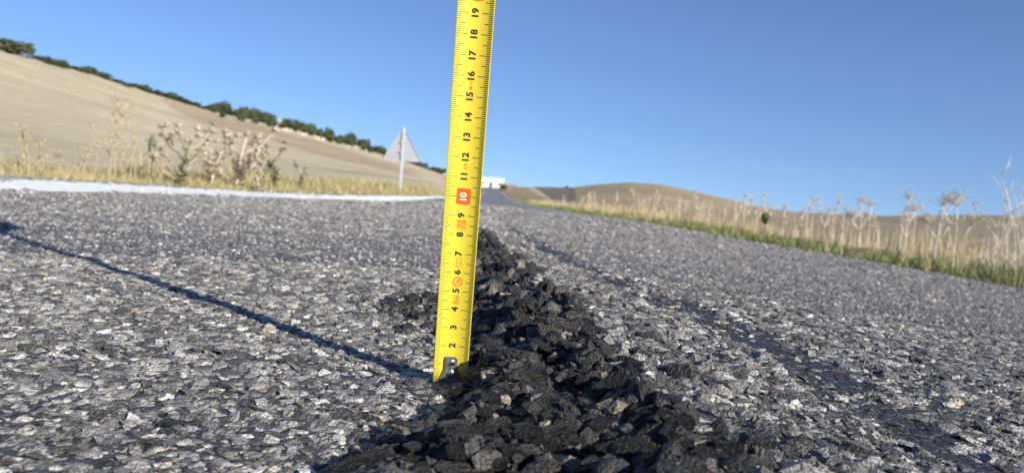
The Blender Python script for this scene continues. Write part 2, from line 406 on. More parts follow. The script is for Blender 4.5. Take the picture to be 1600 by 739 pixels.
Pn, rn, an, on, hn, cn, bn = dress(Xn, Yn, rs1, .0028, 0)
def far_chips(sp, a, b, r, seed, f0, f1):
    X, Y, rs = chip_field(sp, a, b, seed); k = (X - xc(Y) < 2.95) & (rs.random(len(X)) > sstep(f0, f1, np.hypot(X, Y))); X, Y = X[k], Y[k]
    P, r_, a_, o_, h_, c_, _ = dress(X, Y, rs, r, 1)
    N = len(P); ang = o_[:, None] + np.arange(4) * np.pi / 2 + rs.uniform(-.5, .5, (N, 4)); rr = r_[:, None] * rs.uniform(.8, 1.3, (N, 4))
    X = np.concatenate([rr * np.cos(ang), rs.uniform(-.6, .6, (N, 1)) * r_[:, None]], 1) + P[:, :1]
    Y = np.concatenate([rr * np.sin(ang), rs.uniform(-.6, .6, (N, 1)) * r_[:, None]], 1) + P[:, 1:2]
    Z = np.concatenate([np.full((N, 4), -.0015), h_[:, None] * .9], 1) + P[:, 2:]
    f = np.array([(0, 1, 4), (1, 2, 4), (2, 3, 4), (3, 0, 4)])
    return np.stack([X, Y, Z], -1).reshape(-1, 3), (f[None] + 5 * np.arange(N)[:, None, None]).reshape(-1, 3), np.repeat(c_, 5, 0)
FARC = [far_chips(.0057, 1.0, 2.0, .0036, 2, 1.8, 2.05), far_chips(.0092, 1.85, 4.2, .0054, 3, 3.7, 4.3), far_chips(.0185, 3.8, 8.0, .0100, 4, 6.5, 8.2), far_chips(.036, 6.8, 20.0, .019, 6, 14, 20)]
# the biggest lumps of the broken edge
rs3 = np.random.default_rng(5)
nb = 2100
yb = rs3.uniform(.17, 1.35, nb); tb = rs3.uniform(-.12, 1.12, nb)
xb = np.interp(yb, *FOOT) * (1 - tb) + np.interp(yb, *LIP) * tb
kill = (np.abs(xb - TB[0] - .004) < .026) & (yb > .352) & (yb < .446)
xb, yb = xb[~kill], yb[~kill]; nb = len(xb)
rb = .0046 * np.exp(rs3.normal(0, .42, nb)).clip(.5, 2.1); ab = rs3.uniform(.85, 1.3, nb); ob = rs3.uniform(0, 6.3, nb)
hb = rb * rs3.uniform(.55, .95, nb) * np.where((yb > .3) & (yb < .44) & (xb < .05), .65, 1); cb = BIT[rs3.choice(len(BIT), nb, p=BITP)] * rs3.uniform(.8, 1.3, (nb, 1))
Pb = np.stack([xb, yb, road_z(xb, yb) - .32 * hb], 1)
# the three hundred that show largest become objects of their own
def pix(P):
    v = P - C0; d = v @ Fv
    return CX + FPX * (v @ Rv) / d, CY - FPX * (v @ Uv) / d, d
keepn = ~((np.abs(Pn[:, 0] - TB[0]) < .011) & (np.abs(Pn[:, 1] - TB[1]) < .005))
Pn, rn, an, on, hn, cn, bn = [q[keepn] for q in (Pn, rn, an, on, hn, cn, bn)]
pall = np.concatenate([Pn, Pb]); rall = np.concatenate([rn * an ** .5, rb * ab ** .5])
px, py, dd = pix(pall)
score = np.where((px > 5) & (px < 1595) & (py > 300) & (py < 736), rall / dd, 0)
big = np.argsort(-score)[:300]; isbig = np.zeros(len(pall), bool); isbig[big] = True
bn_, bb_ = isbig[:len(Pn)], isbig[len(Pn):]
SH1, TR1 = cut_stones(40, 1, 61); TR1 = TR1[np.array(SH1)[:, :, 2].mean(0)[TR1].mean(1) > -.45]; SHG, TRG = cut_stones(10, 2, 62, 11, .05); SHB, TRB = cut_stones(14, 2, 63, 9, .10, .5); SHL, TRL = cut_stones(14, 3, 64, 10, .06, .5)
nr_ = (np.hypot(Pn[:, 0], Pn[:, 1]) < .50) & (np.abs(Pn[:, 0]) < .68 * Pn[:, 1] + .05); sel = nr_ & ~bn_
parts = [lay_stones(SH1, TR1, Pn[sel], rn[sel] * 1.08, an[sel], on[sel], hn[sel] * 1.05, cn[sel], rs1, .2)]
sel = ~nr_ & ~bn_
parts += [chip_mesh(Pn[sel], rn[sel], an[sel], on[sel], hn[sel], cn[sel], 5, rs1)] + FARC
def joined(name, parts, mat, smooth=False):
    V, F_, K_ = [], [], []; b = 0
    for v, f, k in parts: V.append(v); F_.append(f + b); K_.append(k); b += len(v)
    o = link(name, mesh_np(name, np.concatenate(V), np.concatenate(F_), np.concatenate(K_), smooth), road, mat); tag(o, kind='stuff'); return o
joined('stone_chips', parts, M_stone)
SHC, TRC = cut_stones(14, 1, 65, 9, .08, .5)
joined('broken_edge_stones', [lay_stones(S_, T_, Pb[k], rb[k], ab[k], ob[k], hb[k], cb[k], rs3) for S_, T_, k in ((SHB, TRB, ~bb_ & (Pb[:, 1] < .48)), (SHC, TRC, ~bb_ & (Pb[:, 1] >= .48)))], M_bitstone, True)
def stone_variants(c, shapes, tri, mat, n, smooth):
    out = []
    for i in range(n):
        v = shapes[random.randrange(len(shapes))]
        me = mesh_np('stone', v, tri, np.repeat(np.array([c]), len(v), 0), smooth); me.materials.append(mat); out.append(me)
    return out
VG = {tuple(c): stone_variants(c, SHG, TRG, M_stone_one, 4, False) for c in PAL}
VB = {tuple(c): stone_variants(c, SHL, TRL, M_bitstone_one, 4, True) for c in BIT}
for i in big:
    if i < len(Pn): P, r, a, rot, h, c, dark = Pn[i], rn[i], an[i], on[i], hn[i], cn[i], bn[i]
    else: j = i - len(Pn); P, r, a, rot, h, c, dark = Pb[j], rb[j], ab[j], ob[j], hb[j], cb[j], True
    D = VB if dark else VG
    key = min(D, key=lambda q: abs(q[0] - c[0]) + abs(q[2] - c[2]))
    o = bpy.data.objects.new('stone', random.choice(D[key])); COL.objects.link(o); o.parent = road
    o.location = P; o.scale = (r * a, r, h); o.rotation_euler = (random.gauss(0, .15), random.gauss(0, .15), rot)

# ------------------------------------------------------------------ ground and hills
SKY_PX = [(-500,0,190),(-200,38,200),(0,79,210),(60,93,225),(150,117,240),(250,149,260),(330,172,280),(420,193,310),(500,214,340),(560,230,370),(620,248,400),(690,272,400),(725,283,340),(752,290.5,262),(770,292.5,262),(800,292,290),(850,292,300),(890,293,290),(930,288.5,270),(985,284.5,250),(1030,288,235),(1090,300,220),(1180,322,205),(1250,333,200),(1350,337.5,190),(1600,338,180),(1800,344,175),(2200,352,170)]
_az, _zc, _rc = [], [], []
for x, y, R in SKY_PX:
    v = ray(x, y); _az.append(math.atan2(v[0], v[1])); hl = math.hypot(v[0], v[1]); _rc.append(R); _zc.append(CAMZ + v[2] / hl * R)
_az, _zc, _rc = map(np.array, (_az, _zc, _rc))
def ground_z(x, y):
    x = np.asarray(x, float); y = np.asarray(y, float)
    r = np.hypot(x, y) + 1e-6; az = np.arctan2(x, y); yf = np.maximum(y, 0)
    azc = np.clip(az, _az[0], _az[-1]); Zc = np.interp(azc, _az, _zc); Rc = np.interp(azc, _az, _rc)
    Zc = np.where(np.abs(az) > 1.0, Zc + (2 - Zc) * sstep(1.0, 1.9, np.abs(az)), Zc)
    q = np.sin(az) - SL * np.cos(az)
    re = np.where(q < 0, 2.0, 3.05) / np.maximum(np.abs(q), 1e-4); re = np.minimum(re, 235)
    ex = np.sin(az) * re; ey = np.cos(az) * re
    ze = road_z(np.where(q < 0, -2.0, 3.05) + xc(ey), ey, False)
    t = (r - re) / (Rc - re); tt = np.clip(t, 0, 1)
    rise = tt ** 1.7
    z = ze * (1 - rise) + Zc * rise
    z = z + np.where(r > Rc, -(r - Rc) * .06, 0)
    bump_w = np.clip((r - re) / 12, 0, 1) * (1 - sstep(.75, 1.0, t))
    z = z + bump_w * (fbm(x * .03, y * .03, 120, 3) * 1.2 * sstep(.05, .4, t) + fbm(x*.5, y*.5, 125, 3) * .08)
    u = x - xc(y); wout = np.maximum(-1.95 - u, u - 2.98)
    inroad = 1 - sstep(-.02, .25, wout)
    z = np.where(wout < .25, (road_z(x, y, False) - .07) * inroad + z * (1 - inroad), z)
    z = z - .015 * (1 - sstep(.25, .7, wout)) + .04 * fbm(x * 2.2, y * 2.2, 130, 3) * sstep(.2, .8, wout) * (1 - sstep(60, 120, r))
    return z
az_g = np.unique(np.concatenate([np.arange(-math.pi, -1.0, .05), np.arange(-1.0, -.12, .008), np.arange(-.12, .13, .002), np.arange(.13, 1.0, .008), np.arange(1.0, math.pi, .05), [math.pi]]))
r_g = np.concatenate([[.01, .4], .8 * 1.027 ** np.arange(0, 278)])
A, Rr = np.meshgrid(az_g, r_g)
GX, GY = np.sin(A) * Rr, np.cos(A) * Rr
GZ = ground_z(GX, GY)
ix = np.arange(GX.size).reshape(GX.shape)
q = np.stack([ix[:-1, :-1], ix[1:, :-1], ix[1:, 1:], ix[:-1, 1:]], -1).reshape(-1, 4)
def field_material():
    m = bpy.data.materials.new('dry_field'); m.use_nodes = True
    t = m.node_tree; n = t.nodes; L = t.links; p = n['Principled BSDF']; p.inputs['Roughness'].default_value = .9; p.inputs['Specular IOR Level'].default_value = .15
    at = n.new('ShaderNodeAttribute'); at.attribute_name = 'Col'; tc = n.new('ShaderNodeTexCoord'); src = at.outputs['Color']
    for s, lo, hi, d in ((.06, .86, 1.12, 4), (.9, .88, 1.12, 6), (14, .8, 1.2, 5)):
        x = n.new('ShaderNodeTexNoise'); x.inputs['Scale'].default_value = s; x.inputs['Detail'].default_value = d; L.new(tc.outputs['Object'], x.inputs['Vector'])
        r = n.new('ShaderNodeMapRange'); r.inputs[1].default_value = .3; r.inputs[2].default_value = .7; r.inputs[3].default_value = lo; r.inputs[4].default_value = hi; L.new(x.outputs['Fac'], r.inputs[0])
        k = n.new('ShaderNodeVectorMath'); k.operation = 'SCALE'; L.new(src, k.inputs[0]); L.new(r.outputs[0], k.inputs['Scale']); src = k.outputs[0]
    L.new(src, p.inputs['Base Color'])
    x = n.new('ShaderNodeTexNoise'); x.inputs['Scale'].default_value = 5; x.inputs['Detail'].default_value = 8; L.new(tc.outputs['Object'], x.inputs['Vector'])
    b = n.new('ShaderNodeBump'); b.inputs['Strength'].default_value = .5; b.inputs['Distance'].default_value = .15; L.new(x.outputs['Fac'], b.inputs['Height']); L.new(b.outputs[0], p.inputs['Normal'])
    return m
M_field = field_material()
gu = GX - xc(GY); rg = np.hypot(GX, GY); azg = np.arctan2(GX, GY)
tl = np.clip(rg / np.interp(azg, _az, _rc), 0, 1)
left = np.array([.485, .425, .285]); right = np.array([.37, .30, .18]); rfar = np.array([.32, .265, .175]); soil = np.array([.22, .17, .105])
wr = sstep(-.06, .0, azg)[..., None]; wfar = sstep(.22, .42, azg)[..., None]
gc = left * (1 - wr) + (right * (1 - wfar) + rfar * wfar) * wr
# the strip of brown fallow high on the left hill, its foot drawn as a field boundary
fa = np.interp(azg, [-.43, -.41, -.38, -.29, -.235, -.10], [1.0, .86, .70, .52, .42, .36]); fb = np.interp(azg, [-.41, -.38, -.29, -.235, -.10], [.95, .93, .87, .77, .66])
wob_ = .015 * vnoise(GX*.05, GY*.05, 140)
fal = sstep(fa - .01, fa + .02, tl + wob_) * (1 - sstep(fb - .01, fb + .02, tl + wob_)) * (azg > -.43) * (1 - sstep(-.14, -.10, azg)) * .85
gc = gc * (1 - fal[..., None]) + np.array([.37, .295, .20]) * fal[..., None]
tr = np.exp(-((tl - .24 - .10 * (azg + .2)) / .014) ** 2) * sstep(-.26, -.22, azg) * (1 - sstep(-.12, -.08, azg)) * .7
gc = gc * (1 - tr[..., None]) + np.array([.27, .225, .16]) * tr[..., None]
# on the right slope: a pale earth track and a dark ploughed strip above it
GP = np.stack([GX, GY, GZ], -1) - C0; gd = np.maximum(GP @ Fv, .1); gpx = CX + FPX * (GP @ Rv) / gd; gpy = CY - FPX * (GP @ Uv) / gd
on_r = (azg > 0) & (azg < .12) & (tl < .995) & (rg > 20); gn = 3 * vnoise(GX * .12, GY * .12, 150)
xt = np.interp(gpy, [290, 302, 311, 322], [824, 843, 856, 873])
pl = on_r * sstep(3, 8, gpx - xt + gn) * (1 - sstep(-4, 4, gpx - np.interp(gpy, [290, 300, 312, 319], [894, 899, 902, 880]) + gn))
gc = gc * (1 - pl[..., None]) + np.array([.20, .165, .125]) * pl[..., None]
tk = on_r * (1 - sstep(3.5, 6.5, np.abs(gpx - xt))) * (1 - sstep(322, 326, gpy))
gc = gc * (1 - tk[..., None]) + np.array([.52, .44, .30]) * tk[..., None]
wv = (1 - sstep(.3, 2.5, np.maximum(-1.95 - gu, gu - 2.98)))[..., None] * (rg < 260)[..., None]
gc = gc * (1 - wv) + soil * wv
ground = link('ground', mesh_np('ground', np.stack([GX, GY, GZ], -1).reshape(-1, 3), q, gc.reshape(-1, 3), True), mat=M_field)
tag(ground, 'dry tan stubble fields rising into bare rounded hills', 'ground', kind='structure')

# ------------------------------------------------------------------ measuring tape
M_yel = material('tape_yellow', (.68, .545, .045), rough=.42, spec=.4, noise=(40, .94, 1.04))
M_blk = material('tape_black_print', (.025, .023, .02), rough=.5)
M_red = material('tape_red_print', (.80, .10, .025), rough=.45)
M_white = material('tape_pale_print', (.86, .76, .40), rough=.45)
M_hook = material('tape_hook_steel', (.22, .215, .21), rough=.3, metal=.55, noise=(300, .6, 1.4), bump=(900, .25, .0004))
M_riv = material('tape_rivet_steel', (.70, .69, .67), rough=.25, metal=1.0)
M_case = material('tape_case_plastic', (.80, .55, .03), rough=.45)
M_rub = material('tape_case_rubber', (.03, .03, .03), rough=.6)
ez = TAX; ex_ = np.array([1.0, 0.03, 0]); ex_ = ex_ - ez * (ex_ @ ez); ex_ /= np.linalg.norm(ex_); ey_ = np.cross(ez, ex_)
tape = empty('measuring_tape')
tape.matrix_world = Matrix(((ex_[0], ey_[0], ez[0], TB[0]), (ex_[1], ey_[1], ez[1], TB[1]), (ex_[2], ey_[2], ez[2], TB[2]), (0, 0, 0, 1)))
tag(tape, 'yellow steel measuring tape standing upright on the road beside the crack', 'tape measure')
RB, HALF = .0161, .0095
def curve(wm, sm, off=0.0):
    """blade coordinates (across, along) -> local space; the hollow faces the camera"""
    a = wm / RB
    return ((RB - off) * math.sin(a), -(RB - (RB - off) * math.cos(a)), sm) if off == 0 else ((RB - off) * math.sin(a), -RB + (RB - off) * math.cos(a), sm)
nW = 25; rows = 60
V = []; Fq = []
for side, off in ((0, 0.0), (1, -.00016)):
    for i in range(rows + 1):
        for j in range(nW):
            wv_ = (j / (nW - 1) - .5) * 2 * HALF; x, y, z = curve(wv_, i / rows * TAPE_LEN, off if off else 1e-9); V.append((x, y, z))
n1 = (rows + 1) * nW
for i in range(rows):
    for j in range(nW - 1):
        a = i * nW + j; Fq.append((a, a + 1, a + nW + 1, a + nW)); b = a + n1; Fq.append((b, b + nW, b + nW + 1, b + 1))
for i in range(rows):
    a = i * nW; Fq.append((a, a + nW, a + nW + n1, a + n1)); a += nW - 1; Fq.append((a, a + n1, a + nW + n1, a + nW))
for j in range(nW - 1):
    Fq.append((j, j + n1, j + 1 + n1, j + 1)); a = rows * nW + j; Fq.append((a, a + 1, a + 1 + n1, a + n1))
bm_ = MB(); bm_.add(V, Fq); blade = bm_.build('blade', M_yel, tape, True)
OFF = .00009
def flat_print(name, rects, mat, off=OFF):
    m = MB()
    for (w0, w1, s0, s1) in rects:
        k = max(1, int((w1 - w0) / .0012)); v = []; f = []
        for i in range(k + 1):
            wq = w0 + (w1 - w0) * i / k; v += [curve(wq, s0, off), curve(wq, s1, off)]
        for i in range(k): f.append((2*i, 2*i+2, 2*i+3, 2*i+1))
        m.add(v, f)
    return m.build(name, mat, blade)
ticks = []
for k in range(1, 261):
    s = k * .001; L_ = .0062 if k % 10 == 0 else (.0047 if k % 5 == 0 else .0027); hw = .00014
    if k < 18 and k > 1: L_ = min(L_, .0040 if k % 10 == 0 else .0032)
    for sg in (-1, 1):
        e0, e1 = sg * HALF * .995, sg * (HALF - L_); ticks.append((min(e0, e1), max(e0, e1), s - hw, s + hw))
ticks += [(-.0068, -.0058, .0097, .0103), (.0046, .0062, .0097, .0103)]
flat_print('graduations', ticks, M_blk)
dg = None
def text_mesh(txt, size, bold):
    cu = bpy.data.curves.new('lettering', 'FONT'); cu.body = txt; cu.size = size; cu.align_x = 'CENTER'; cu.align_y = 'CENTER'; cu.offset = bold; cu.resolution_u = 4
    o = bpy.data.objects.new('lettering', cu); COL.objects.link(o); bpy.context.view_layer.update()
    me = bpy.data.meshes.new_from_object(o.evaluated_get(bpy.context.evaluated_depsgraph_get()))
    bpy.data.objects.remove(o); bpy.data.curves.remove(cu)
    co = np.array([v.co[:] for v in me.vertices]); fs = [tuple(p.vertices) for p in me.polygons]; bpy.data.meshes.remove(me)
    return co, fs
def print_text(name, txt, s, size, mat, bold=.00011, wc=0.0, stretch=1.0, off=OFF, rot=True):
    co, fs = text_mesh(txt, size, bold)
    lo, hi = co.min(0), co.max(0); co = co - (lo + hi) / 2
    m = MB(); v = []
    for x, y, _ in co:                         # figures read from the foot of the tape upwards
        ww, ss = (-y, x * stretch) if rot else (x * stretch, y)
        v.append(curve(ww + wc, ss + s, off))
    m.add(v, fs); return m.build(name, mat, blade)
for k in range(2, 27):
    if k in (10, 20): continue
    print_text('numeral', str(k), k * .01 + .0002, .0046, M_blk, wc=-.0002, stretch=1.08, bold=.00018)
def outline(name, pts, wd, mat, off=OFF):
    m = MB(); n = len(pts)
    c = np.mean(pts, 0); v = []
    for p in pts:
        d = np.array(p) - c; L_ = np.linalg.norm(d); v += [curve(*p, off), curve(*(c + d * (1 - wd / L_)), off)]
    m.add(v, [(2*i, 2*i+1, (2*((i+1) % n))+1, 2*((i+1) % n)) for i in range(n)])
    return m.build(name, mat, blade)
def rrect(w, s, hw, hs, r, n=5):
    pts = []
    for cx_, cy_, a0 in ((1, 1, 0), (-1, 1, 90), (-1, -1, 180), (1, -1, 270)):
        for i in range(n + 1):
            a = math.radians(a0 + 90 * i / n); pts.append((w + cx_ * (hw - r) + r * math.cos(a), s + cy_ * (hs - r) + r * math.sin(a)))
    return pts
def filled(name, pts, mat, off=OFF):
    m = MB(); c = np.mean(pts, 0); n = len(pts); v = [curve(*c, off)]
    for fr in (.5, 1.0): v += [curve(*(c + (np.array(p) - c) * fr), off) for p in pts]
    f = [(0, 1 + i, 1 + (i + 1) % n) for i in range(n)] + [(1 + i, 1 + n + i, 1 + n + (i + 1) % n, 1 + (i + 1) % n) for i in range(n)]
    m.add(v, f); return m.build(name, mat, blade)
for k in (10, 20):
    filled('red_block', rrect(.0003, k * .01, .0036, .0041, .0007), M_red, .00008)
    print_text('numeral', str(k), k * .01, .0046, M_white, wc=.0002, stretch=1.05, bold=.00018, off=.00018)
outline('red_mark', rrect(.0002, .0453, .0016, .0024, .0002), .0003, M_red); print_text('red_lettering', '5m', .0453, .0030, M_red, bold=.00006, wc=.0002)
outline('red_mark', [(.0003 + .0029 * math.cos(math.radians(30 + 60 * k)), .0550 + .0031 * math.sin(math.radians(30 + 60 * k))) for k in range(6)], .00032, M_red)
outline('red_mark', [(.0003 + .0021 * math.cos(math.radians(15 * k)), .0550 + .0022 * math.sin(math.radians(15 * k))) for k in range(24)], .00028, M_red)
print_text('red_lettering', '26', .0550, .0026, M_red, bold=.00005, wc=.0003)
outline('red_mark', rrect(.0002, .0653, .0014, .0027, .0014), .00026, M_red); flat_print('red_mark', [(-.0012, .0016, .0646, .0648), (-.0012, .0016, .0658, .0660)], M_red)
outline('red_mark', rrect(.0013, .0853, .0011, .0027, .001), .00026, M_red); outline('red_mark', rrect(-.0011, .0853, .0011, .0027, .001), .00026, M_red)
print_text('red_lettering', 'M18', .0856, .0021, M_red, bold=.00003, wc=-.0011); print_text('red_lettering', '0126', .0856, .0021, M_red, bold=.00003, wc=.0013)
print_text('red_lettering', 'C4', .1152, .0025, M_red, bold=.00004, wc=.0002)
print_text('red_lettering', '08 15', .1552, .0018, M_red, bold=.00004, wc=.0001)
# steel hook: narrow tab under two rivets, flared foot bent over at the end
prof = [(-.0031, .0143), (-.0034, .0125), (-.0034, .0072), (-.0048, .0042), (-.0063, .0008), (-.0066, -.0006)]
m = MB(); v = []; th_ = .0009
yfun = lambda wq: -.0009 - .25 * (wq * wq) / (2 * RB)
for (a, s) in prof: v += [(a, yfun(a) , s), (-a, yfun(a), s), (a, yfun(a) - th_, s), (-a, yfun(a) - th_, s)]
f = []
for i in range(len(prof) - 1):
    b = 4 * i; f += [(b, b+1, b+5, b+4), (b+2, b+6, b+7, b+3), (b, b+4, b+6, b+2), (b+1, b+3, b+7, b+5)]
f += [(0, 2, 3, 1), (4*5, 4*5+1, 4*5+3, 4*5+2)]
m.add(v, f)
m.box((-.0066, -.0075, -.0014), (.0066, -.0008, -.0006))
hook = m.build('hook', M_hook, tape); tag(hook, 'dark steel end hook')
bev = hook.modifiers.new('bevel', 'BEVEL'); bev.width = .0004; bev.segments = 2; bev.limit_method = 'ANGLE'
for s, r in ((.0112, .0023), (.0052, .0026)):
    m = MB(); v = []; n = 14; rg_ = [(1, 0), (.92, .35), (.7, .68), (.38, .9)]
    for (q, hgt) in rg_: v += [(q * r * math.cos(2*math.pi*k/n), -.0017 - hgt * r * .55, s + q * r * math.sin(2*math.pi*k/n)) for k in range(n)]
    v.append((0, -.0017 - r * .55, s)); f = []
    for i in range(3): f += [(i*n+k, i*n+(k+1) % n, (i+1)*n+(k+1) % n, (i+1)*n+k) for k in range(n)]
    f += [(3*n+k, 3*n+(k+1) % n, 4*n) for k in range(n)]
    m.add(v, f); m.build('rivet', M_riv, hook, True)
# the case the blade is drawn from, above the picture
m = MB(); m.box((-.013, -.012, TAPE_LEN - .004), (.013, .050, TAPE_LEN + .056)); case = m.build('case', M_case, tape)
bev = case.modifiers.new('bevel', 'BEVEL'); bev.width = .006; bev.segments = 3
m = MB(); m.box((-.0142, -.004, TAPE_LEN + .004), (.0142, .042, TAPE_LEN + .048)); grip = m.build('grip', M_rub, case)
bev = grip.modifiers.new('bevel', 'BEVEL'); bev.width = .004; bev.segments = 3

# ------------------------------------------------------------------ road sign seen from behind
M_alu = material('sign_back_metal', (.27, .28, .30), rough=.45, metal=.3, noise=(3, .92, 1.06))
M_post = material('galvanised_post', (.36, .37, .385), rough=.45, metal=.35, noise=(5, .92, 1.06))
v = ray(631, 250); SD = 20.0
base = C0 + v * SD / v[1]; sx, sy = base[0], base[1]
gz = float(ground_z(sx, sy)); zb = base[2]; ztop = CAMZ + ray(634, 203)[2] / ray(634, 203)[1] * SD
sign = empty('warning_sign', (sx - .045, sy, gz)); sign.rotation_euler = (0, 0, math.radians(14))
tag(sign, 'triangular warning sign seen from its grey back on a metal post', 'road sign')
hh = ztop - zb; hw = hh / math.sqrt(3) * 1.02; z0 = zb - gz
m = MB(); m.box((-.04, -.02, -.3), (.04, .02, ztop - gz + .04)); o = m.build('post', M_post, sign)
bev = o.modifiers.new('bevel', 'BEVEL'); bev.width = .008
m = MB(); m.box((-.041, -.021, 0), (.041, .021, .02)); m.mesh
def tri(y0, y1, sh):
    c_ = z0 + hh / 3; pts = []
    for a_ in (-150, -30, 90):
        for da in (-9, 0, 9):
            R_ = hh * 2 / 3 * (sh if da == 0 else sh * .965); a = math.radians(a_ + da * .6); pts.append((R_ * math.cos(a) * hw * math.sqrt(3) / hh, R_ * math.sin(a) + c_))
    n = len(pts); v = [(x, y0, z) for x, z in pts] + [(x, y1, z) for x, z in pts]
    return v, [tuple(range(n)), tuple(range(2*n-1, n-1, -1))] + [(i, n+i, n+(i+1) % n, (i+1) % n) for i in range(n)]
m = MB(); m.add(*tri(.030, .036, 1.0)); panel = m.build('panel', M_alu, sign)
# folded rim round the back
m = MB(); v1, _ = tri(.006, .0295, 1.0); v2, _ = tri(.006, .0295, .965); n = 9
m.add(v1 + v2, [(i, (i+1) % n, 2*n+(i+1) % n, 2*n+i) for i in range(n)] + [(n+i, 3*n+i, 3*n+(i+1) % n, n+(i+1) % n) for i in range(n)] + [(i, n+i, n+(i+1) % n, (i+1) % n) for i in range(n)] + [(2*n+i, 2*n+(i+1) % n, 3*n+(i+1) % n, 3*n+i) for i in range(n)])
m.build('rim', M_post, panel)
for zz in (.22, .55):
    m = MB(); m.box((-.075, -.026, z0 + hh * zz), (.075, .0295, z0 + hh * zz + .035)); m.build('clamp', M_post, sign)

# ------------------------------------------------------------------ buildings
M_wall = material('whitewash', (.80, .79, .76), rough=.8, noise=(1.5, .92, 1.05))
M_roofw = material('pale_roof', (.82, .82, .80), rough=.7, noise=(1.2, .92, 1.05))
M_roofr = material('clay_roof', (.42, .22, .15), rough=.85, noise=(2, .8, 1.2))
M_win = material('dark_window', (.03, .035, .04), rough=.2)
M_pink = material('pink_render', (.62, .45, .38), rough=.85, noise=(1, .9, 1.08))
def house(name, label, xpx, dist, W, D, Hw, Hr, rz, mw, mr, nwin=3, door=True):
    v = ray(xpx, 295); x, y = v[0] / v[1] * dist, dist
    zs = [float(ground_z(x + a, y + b)) for a in (-W/2, W/2) for b in (-D/2, D/2)]
    r = empty(name, (x, y, min(zs)), rz); tag(r, label, 'house')
    m = MB(); hw, hd = W/2, D/2
    m.add([(-hw,-hd,-.4),(hw,-hd,-.4),(hw,hd,-.4),(-hw,hd,-.4),(-hw,-hd,Hw),(hw,-hd,Hw),(hw,hd,Hw),(-hw,hd,Hw),(-hw,0,Hw+Hr*.96),(hw,0,Hw+Hr*.96)],
          [(0,1,5,4),(2,3,7,6),(1,2,6,9,5),(3,0,4,8,7)]); m.build('wall', mw, r)
    m = MB(); ov = .25
    for sg in (-1, 1):
        a = [(-hw-ov, sg*(hd+ov), Hw-ov*Hr/hd+.05), (hw+ov, sg*(hd+ov), Hw-ov*Hr/hd+.05), (hw+ov, 0, Hw+Hr+.05), (-hw-ov, 0, Hw+Hr+.05)]
        b = [(p[0], p[1], p[2] + .12) for p in a]; m.add(a + b, [(0,1,2,3),(7,6,5,4),(0,4,5,1),(1,5,6,2),(3,7,4,0)])
    m.build('roof', mr, r)
    for i in range(nwin):
        x0 = -hw + W * (i + .5) / nwin - .45
        if door and i == nwin // 2:
            m = MB(); m.box((x0, -hd-.06, -.1), (x0 + .9, -hd-.002, Hw * .8)); m.build('door', M_win, r); continue
        m = MB(); m.box((x0, -hd-.05, Hw*.38), (x0 + .9, -hd-.002, Hw*.80)); wi = m.build('window', M_win, r)
        m = MB(); m.box((x0 - .08, -hd-.10, Hw*.38-.1), (x0 + .98, -hd-.003, Hw*.38-.004)); m.build('sill', mw, wi)
    return r
house('white_house', 'long white building with a pale roof where the road tops the rise', 766, 272, 8.5, 6, 2.0, 1.15, math.radians(4), M_wall, M_roofw)
house('small_house', 'small pinkish house with a clay roof behind the white building', 797, 300, 4.2, 4, 1.5, .8, math.radians(-12), M_pink, M_roofr, 2, False)
# the house in the trees on the ridge
def ridge_point(xp, back=4):
    az = math.atan2(ray(xp, 200)[0], ray(xp, 200)[1]); R_ = float(np.interp(az, _az, _rc)) + back
    return math.sin(az) * R_, math.cos(az) * R_
xh, yh = ridge_point(406, 6)
rz_ = -math.atan2(xh, yh)
r = house('ridge_cottage', 'small white cottage among the dark shrubs on the left ridge', 406, yh, 4.4, 3.6, 2.5, .8, rz_, M_wall, M_wall, 2, False)
r.location.x = xh; r.location.z = float(ground_z(xh, yh))

# ------------------------------------------------------------------ shrubs on the ridge
def shrub_mesh(seed, wx, wz, nleaf, pal):
    rs = np.random.default_rng(seed)
    K = 9; cc = rs.normal(0, 1, (K, 3)); cc /= np.linalg.norm(cc, axis=1)[:, None]; cc *= rs.uniform(.2, .62, (K, 1)); cc[:, 2] = np.abs(cc[:, 2]) * .9 + .25
    rad = rs.uniform(.28, .5, K); which = rs.integers(0, K, nleaf)
    d = rs.normal(0, 1, (nleaf, 3)); d /= np.linalg.norm(d, axis=1)[:, None]
    P = cc[which] + d * (rad[which] * rs.uniform(.45, 1.05, nleaf))[:, None]
    P[:, 2] = np.clip(P[:, 2], .0, None); P = P * np.array([wx * .62, wx * .62, wz * .72])
    sz = .20 * rs.uniform(.6, 1.4, nleaf); a = rs.normal(0, 1, (nleaf, 3)); a /= np.linalg.norm(a, axis=1)[:, None]
    b = np.cross(a, rs.normal(0, 1, (nleaf, 3))); b /= np.linalg.norm(b, axis=1)[:, None]
    V = np.stack([P - a * sz[:, None], P + b * sz[:, None] * .6, P + a * sz[:, None], P - b * sz[:, None] * .6], 1).reshape(-1, 3)
    Fc = np.arange(len(V)).reshape(-1, 4)
    Cc = np.repeat(np.array(pal)[rs.integers(0, len(pal), nleaf)], 4, 0)
    m = mesh_np('shrub', V, Fc, Cc); m.materials.append(M_shrub)
    # stems
    return m
PG = [(.055, .075, .032), (.075, .095, .042), (.10, .12, .055), (.045, .06, .03)]
shr = [shrub_mesh(200 + i, 3.2, 2.3, 520, PG) for i in range(7)]
stem = MB()
for k in range(5):
    a = k * 1.3; stem.tube([(0, 0, -.3), (.25 * math.cos(a), .25 * math.sin(a), .5), (.8 * math.cos(a), .8 * math.sin(a), 1.3)], [.09, .06, .03], 5)
M_bark = material('shrub_bark', (.12, .09, .06), rough=.9, noise=(8, .7, 1.2))
stem_me = stem.mesh('stems', M_bark)
